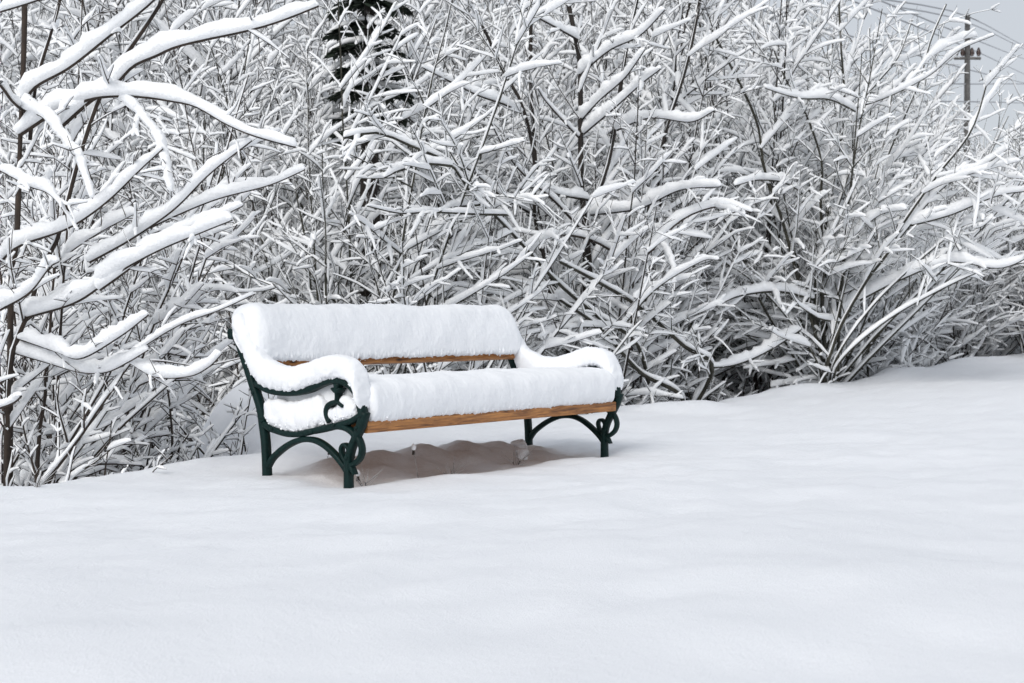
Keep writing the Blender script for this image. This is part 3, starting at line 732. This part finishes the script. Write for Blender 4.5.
# ---- procedural front row along the bank
front = [
    ('snowy_shrub', 80, 8.2, 'low tangled shrub sagging under snow clumps at the foot of the large left shrub', dict(nst_=14, hgt=1.35, spread=1.15, Hs=.045, side=(.1, -.1), arch=.10, dens=1.2)),
    ('snowy_shrub', 178, 8.5, 'small drooping bush with thin brown twigs left of the bench back', dict(nst_=10, hgt=1.1, spread=1.1, Hs=.05, arch=.10, dens=1.2)),
    ('snowy_shrub', 180, 7.7, 'matted low clump of snowy twigs drooping onto the bank near the bench', dict(nst_=16, hgt=.6, spread=1.3, Hs=.06, arch=.14, dens=1.8)),
    ('snowy_shrub', 232, 8.0, 'tiny snow capped bush close beside the left rear leg of the bench', dict(nst_=7, hgt=.55, spread=1.0, Hs=.06, arch=.08, dens=1.6)),
    ('snowy_shrub', 20, 8.0, 'dark tangled bush at the lower left corner of the thicket with hanging twigs', dict(nst_=18, hgt=1.2, spread=1.25, Hs=.055, arch=.11, dens=1.3)),
    ('snowy_shrub', 345, 10.5, 'tall slender shrub behind the middle of the bench with pale crossing stems', dict(nst_=12, hgt=3.9, spread=.34, Hs=.055, r0=.014)),
    ('snowy_shrub', 440, 10.2, 'arching shrub directly behind the bench backrest with rounded snow loaded branches', dict(nst_=14, hgt=2.2, spread=.9, Hs=.065, arch=.10)),
    ('snowy_shrub', 255, 11.5, 'tall loose shrub behind the left end of the bench with long snow lined branches', dict(nst_=12, hgt=4.0, spread=.5, Hs=.065)),
    ('snowy_shrub', 735, 14.5, 'dense upright shrub standing between the V forked shrub and the fan shaped shrub', dict(nst_=14, hgt=3.9, spread=.42, Hs=.06, r0=.014)),
    ('snowy_shrub', 960, 17, 'spreading shrub at the right edge with long low branches over the snow bank', dict(nst_=18, hgt=3.0, spread=1.1, Hs=.075, side=(.3, 0), arch=.07)),
    ('snowy_shrub', 740, 0, 'low flattened bush on the bank edge just left of the fan shaped shrub', dict(nst_=10, hgt=1.2, spread=1.1, Hs=.07, arch=.09, dens=1.2)),
    ('snowy_shrub', 650, 0, 'low brushy bush beside the right armrest with criss crossing dark twigs', dict(nst_=9, hgt=1.2, spread=1.1, Hs=.07, side=(-.1, 0), arch=.10, dens=1.2)),
    ('snowy_shrub', 900, 0, 'low bush in front of the fan shrub with snow laden twigs touching the snow bank', dict(nst_=11, hgt=1.2, spread=1.2, Hs=.06, arch=.10, dens=1.2)),
    ('snowy_shrub', 50, 7.9, 'leafless shrub behind the large left shrub with long thick snow loaded branches', dict(nst_=13, hgt=2.9, spread=.5, Hs=.055, arch=.05, r0=.011, dens=1.2)),
    ('snowy_shrub', 1010, 0, 'low bush half outside the right edge with snowy twigs over the bank', dict(nst_=13, hgt=2.0, spread=1.2, Hs=.065, arch=.09, dens=1.1)),
    ('snowy_shrub', 810, 0, 'dark tangled low growth around the foot of the fan shaped shrub', dict(nst_=12, hgt=.8, spread=1.25, Hs=.045, arch=.10, dens=1.4)),
    ('snowy_shrub', 700, 0, 'dark matted brush at the bank edge below the hooped bough', dict(nst_=12, hgt=.8, spread=1.25, Hs=.045, arch=.10, dens=1.5)),
    ('snowy_shrub', 590, 0, 'small dark brush just behind the right armrest of the bench', dict(nst_=14, hgt=1.0, spread=1.2, Hs=.045, arch=.10, dens=1.5)),
    ('snowy_shrub', 130, 7.9, 'matted brush with brown twigs and snow lumps on the bank left of the bench', dict(nst_=20, hgt=1.0, spread=1.3, Hs=.058, arch=.12, dens=1.6)),
    ('snowy_shrub', 962, 21, 'slim tall bush at the upper right standing in front of the utility pole', dict(nst_=12, hgt=4.3, spread=.24, Hs=.07, r0=.014)),
    ('snowy_shrub', 540, 0, 'low bush right behind the bench backrest showing dark gaps between snowy twigs', dict(nst_=14, hgt=1.4, spread=1.1, Hs=.06, arch=.10, dens=1.2)),
]
for i, (nm, px, D, lab, kw) in enumerate(front):
    shrub(nm, px, D, lab, 600 + i * 7, bark=(M_BARK, M_BARK2, M_BARKG)[i % 3], **kw)

# ---- saplings that can be told apart as stems but not one from another
R0 = random.Random(4)
for i, (px, D) in enumerate([(300, 12.2), (425, 12.6), (60, 10.5), (140, 11.5), (210, 12.8), (300, 13), (412, 12.9), (470, 13), (500, 12), (560, 13.2), (620, 12.2), (680, 13.5), (770, 13.8), (860, 14.6), (110, 13.5), (430, 14.2)]):
    shrub('snowy_sapling', px, D, 'slender snow laden sapling in the dense thicket behind the front shrubs', 800 + i * 3, group='saplings in the thicket',
          bark=(M_BARK, M_BARKG)[i % 2], cat='sapling', nst_=R0.choice([4, 5, 6]), hgt=R0.uniform(3.8, 5.2) if px < 800 else 3.6, spread=.28, Hs=.06, r0=.018, dens=.95)

# ---- the far thicket that nobody could count
BV, BQ, SV, SQ, nb_, ns2 = [], [], [], [], 0, 0
protos = []
for k in range(7):
    pl = Plant(900 + k, 1.0); pl.clear = False
    shrub_lines(pl, (0, 0, 0), nst_=[12, 14, 11, 13, 15, 12, 10][k], hgt=[3.6, 3.0, 4.4, 3.8, 2.6, 4.2, 4.6][k], spread=[.5, .8, .4, .55, .95, .45, .35][k], Hs=.075, r0=.015, level=2, K=9, dens=.72)
    protos.append(pl.build('x', None, None, sides=3, ssides=5, as_arrays=True))
R1 = random.Random(11)
for row, (D, step, sc0) in enumerate([(15.5, 62, 1.0), (18, 58, 1.1), (21.5, 54, 1.25), (26, 50, 1.45), (32, 46, 1.7)]):
    px = -90 + 17 * row
    while px < 1130:
        p = px + R1.uniform(-20, 20); d = D + R1.uniform(-1.2, 1.2)
        x, y, z = at_px(p, d)
        sc1 = sc0 * 1.0 * R1.uniform(.85, 1.15)
        lim = 1.22 if p < 700 else 1.22 - .22 * (p - 700) / 100 if p < 800 else max(.50, 1.0 - (p - 800) / 240 * .48)        # the thicket gets lower towards the right
        a = R1.uniform(0, 6.28); ca, sa_ = math.cos(a), math.sin(a)
        bv, bq, sv_, sq = protos[R1.randrange(7)]
        Rm = np.array([[ca, -sa_, 0], [sa_, ca, 0], [0, 0, 1]]) * sc1 * (.45 + .55 * lim); Rm[2] *= lim / (.45 + .55 * lim)
        BV.append(bv @ Rm.T + (x, y, z)); BQ.append(bq + nb_); nb_ += len(bv)
        SV.append(sv_ @ Rm.T + (x, y, z)); SQ.append(sq + ns2); ns2 += len(sv_)
        px += step
bvv, svv = np.concatenate(BV), np.concatenate(SV)
QQ = np.concatenate([np.concatenate(BQ), np.concatenate(SQ) + len(bvv)])
mi = np.concatenate([np.zeros(sum(len(q) for q in BQ), int), np.ones(sum(len(q) for q in SQ), int)])
th_o = mesh_obj('snowy_thicket', np.vstack([bvv, svv]), QQ, [M_BARK, M_TWIGSNOW], mi=mi)
tag(th_o, 'dense far thicket of snow covered twigs filling the background', 'thicket', kind='stuff')

# ------------------------------------------------------------------ spruce glimpsed at the top, left of centre
def spruce(px, D, hgt, label, seed):
    x, y, z = at_px(px, D); e = empty('spruce_tree', (x, y, z)); tag(e, label, 'tree')
    R = random.Random(seed)
    mb = MB(); m = 8; hs = np.linspace(-.2, hgt, 10)
    th = np.arange(m) / m * 6.2832
    V = [((.12 * (1 - h / (hgt * 1.02)) + .01) * math.cos(a), (.12 * (1 - h / (hgt * 1.02)) + .01) * math.sin(a), h) for h in hs for a in th]
    mb.add(V, ring_quads(10, m)); mb.build('trunk', M_BARK, e)
    nv, nq, sv_, sq = [], [], [], []
    pl = Plant(seed, 1.0); pl.clear = False
    h = 2.95
    while h < hgt - .1:
        rad = min(.31, (1 - h / hgt) * hgt * .26 + .12)
        for k in range(11):
            a = R.uniform(0, 6.283); L = rad * R.uniform(.75, 1.1)
            d = nrm((math.cos(a), math.sin(a), -.12)); c = pl.grow((0, 0, h), d, L, 7, -.05, .05)
            pl.add(c, .01, .004, .055)
            for q in range(int(L * 60) + 8):
                t_ = R.uniform(.1, 1); f_ = t_ * 6; i = min(int(f_), 5); g = f_ - i
                p = np.array(c[i]) * (1 - g) + np.array(c[i + 1]) * g
                sgn = R.choice((-1, 1)); aa = a + sgn * R.uniform(.5, 1.2)
                l = .10 + .22 * L * (1 - t_) * R.random(); dz = R.uniform(-.65, -.15)
                dd = np.array((math.cos(aa), math.sin(aa), dz)); sd = np.array((-math.sin(aa), math.cos(aa), R.uniform(-.5, .5))) * .022
                b0 = len(nv)
                nv += [p - sd * .5, p + dd * l * .5 - sd, p + dd * l, p + dd * l * .5 + sd]; nq.append([b0, b0 + 1, b0 + 2, b0 + 3])
        h += .16
    bv, bq, s_, q_ = pl.build('x', None, None, ssides=6, as_arrays=True)
    nv = np.array(nv)
    V = np.vstack([bv, nv]); Qn = np.vstack([bq, np.array(nq) + len(bv)])
    mesh_obj('crown', V, Qn, M_NEEDLE, e); mesh_obj('snow_cover', s_, q_, M_TWIGSNOW, e)
spruce(370, 11.3, 5.1, 'dark green spruce glimpsed through snowy branches above the left part of the bench', 31)

# ------------------------------------------------------------------ overhead line at the upper right
DPole = 34.0
px_, py_, _ = at_px(966, DPole)
topz = W(966, 14, DPole)[2]; gz0 = gz(px_, py_)
pole = empty('utility_pole', (px_, py_, gz0)); tag(pole, 'dark wooden utility pole with short crossarms rising behind the right shrubs', 'pole')
def tube(mb, P, r, m=8):
    P = np.asarray(P, float); n = len(P); T_ = np.gradient(P, axis=0); T_ /= np.linalg.norm(T_, axis=1)[:, None]
    up = np.where(np.abs(T_[:, 2:3]) > .9, np.array([[1., 0, 0]]), np.array([[0, 0, 1.]]))
    s_ = np.cross(T_, up); s_ /= np.linalg.norm(s_, axis=1)[:, None]; u_ = np.cross(s_, T_)
    r = np.broadcast_to(np.asarray(r, float), (n,))
    th = np.arange(m) / m * 6.28318
    V = P[:, None] + r[:, None, None] * (np.cos(th)[None, :, None] * s_[:, None] + np.sin(th)[None, :, None] * u_[:, None])
    V = V.reshape(-1, 3); c0 = len(V); V = np.vstack([V, P[0], P[-1]])
    T = [[c0, k, (k + 1) % m] for k in range(m)] + [[c0 + 1, (n - 1) * m + (k + 1) % m, (n - 1) * m + k] for k in range(m)]
    mb.add(V, ring_quads(n, m), T)
H_ = topz - gz0
mb = MB(); tube(mb, [(0, 0, -.3), (0, 0, H_ * .5), (0, 0, H_)], [.09, .08, .06]); mb.build('shaft', M_POLE, pole)
for zz, hl in ((H_ - 1.0, .30),):
    mb = MB(); tube(mb, [(-hl, 0, zz), (0, -.02, zz), (hl, 0, zz)], .035, 6); arm = mb.build('crossarm', M_POLE, pole)
    for xx in (-hl * .85, -hl * .35, hl * .35, hl * .85):
        mb = MB(); tube(mb, [(xx, 0, zz + .05), (xx, 0, zz + .12), (xx, 0, zz + .17), (xx, 0, zz + .24)], [.03, .06, .045, .02], 8); mb.build('insulator', M_CERAMIC, arm)
wires = [((880, -1, 26), (966, 16, 34), (1024, 46, 60), (1090, 80, 90)), ((890, 6, 26), (966, 22, 34), (1024, 49, 60), (1090, 82, 90)),
         ((850, -12, 26), (966, 36, 34), (1024, 59, 60), (1090, 84, 90)), ((800, -20, 24), (966, 47, 34), (1024, 74, 60), (1090, 104, 90)),
         ((760, 10, 24), (966, 69, 34), (1024, 83, 60), (1090, 98, 90)), ((900, 82, 30), (966, 84, 34), (1024, 84, 50), (1090, 85, 70)),
         ((900, 101, 30), (988, 102, 36), (1024, 103, 50), (1090, 104, 70))]
wl = ['topmost of the grey power lines at the upper right', 'second grey power line from the top, running close under the topmost', 'third grey power line from the top at the upper right',
      'fourth grey power line from the top at the upper right', 'faint fifth power line above the two level wires', 'upper of the two level wires at the right edge', 'lowest level wire just above the far bushes at the right edge']
for (pts, lb) in zip(wires, wl):
    mb = MB(); P = spline([W(*p) for p in pts], 24); tube(mb, P, .015, 5)
    tag(mb.build('power_line', M_WIRE), lb, 'wire', 'power lines')

# ------------------------------------------------------------------ small dry weeds poking out of the snow
def weed(s, n, h, label, seed, kind='seed'):
    x, y = xy(s, n); z = gz(x, y); e = empty('dry_weed', (x, y, z)); tag(e, label, 'weed', 'dry weeds under the bench')
    R = random.Random(seed); pl = Plant(seed); pl.rmin = .0008; pl.clear = False
    for k in range(R.choice((1, 2, 2)) if kind == 'seed' else 3):
        c = pl.grow((0, 0, -.03), nrm((R.gauss(0, .25), R.gauss(0, .25), 1)), h * R.uniform(.7, 1.1), 6, .0, .08)
        pl.add(c, .0018, .0012, .004)
        if kind == 'seed':
            tp = c[-1]
            pl.add([(tp[0], tp[1], tp[2] - .022), (tp[0], tp[1], tp[2] - .01), (tp[0], tp[1], tp[2] + .004), (tp[0], tp[1], tp[2] + .014)], .0075, .004, .02)
            mbs = MB(); m = 10; rr = [(-.002, .004), (.004, .010), (.014, .011), (.022, .007), (.027, .002)]
            mbs.add([(tp[0] + a * math.cos(t_), tp[1] + a * math.sin(t_), tp[2] + zz) for zz, a in rr for t_ in np.arange(m) / m * 6.2832], ring_quads(5, m))
            mbs.build('snow_cap', M_SNOW, e)
        else:
            pl.sprout(c, .0016, h, 4, 1, .003, .3, (30, 60), .4, 5)
    pl.build('stalk', e, M_BARK2)
weed(.20, .10, .10, 'dry seed head capped with snow just behind the left front leg of bench', 1)
weed(.42, .55, .11, 'dry seed heads seen through the left iron arch of the bench', 2)
weed(.42, -.02, .15, 'taller dry seed head standing under the front slat near the left leg', 3)
weed(.75, .08, .05, 'small broken dry weed lying in the hollow under the bench', 4, 'twig')
weed(1.30, .12, .05, 'small dry twigs sticking out of the brownish snow under the right half of the bench', 5, 'twig')
def clump(s, n, r, dz, label, seed):
    x, y = xy(s, n); mb = MB(); m, k = 28, 18
    V = np.array([[math.sin(a) * math.cos(b_), math.sin(a) * math.sin(b_), math.cos(a)] for a in np.linspace(.02, math.pi - .02, k) for b_ in np.arange(m) / m * 6.2832])
    Vs = V * (r * 1.35, r, r * .8); Vs = Vs + V * (np.array([fbm(v, 1.6, 3, seed) for v in V]) * r * .45)[:, None]
    mb.add(Vs + (x, y, gz(x, y) + dz), ring_quads(k, m))
    tag(mb.build('snow_clump', M_SNOW), label, 'snow clump', 'snow clumps under the bench')
clump(1.64, .36, .036, .014, 'rounded clump of snow lying in front of the right rear leg of the bench', 3)
clump(1.52, .26, .030, .004, 'smaller snow clump in the brownish hollow just left of the rounded clump', 4)
clump(1.42, .18, .022, .002, 'little broken snow lump on the hollow rim under the right bench half', 6)
def _px_sn(px, D): return sn((px - 512) / F_PX * D, D)
weed(*_px_sn(36, 5.95), .05, 'single thin dry grass blade poking from the open snow at the left', 9, 'twig')
weed(.12, .02, .05, 'single thin grass blade in front of the left iron arch', 6, 'twig')
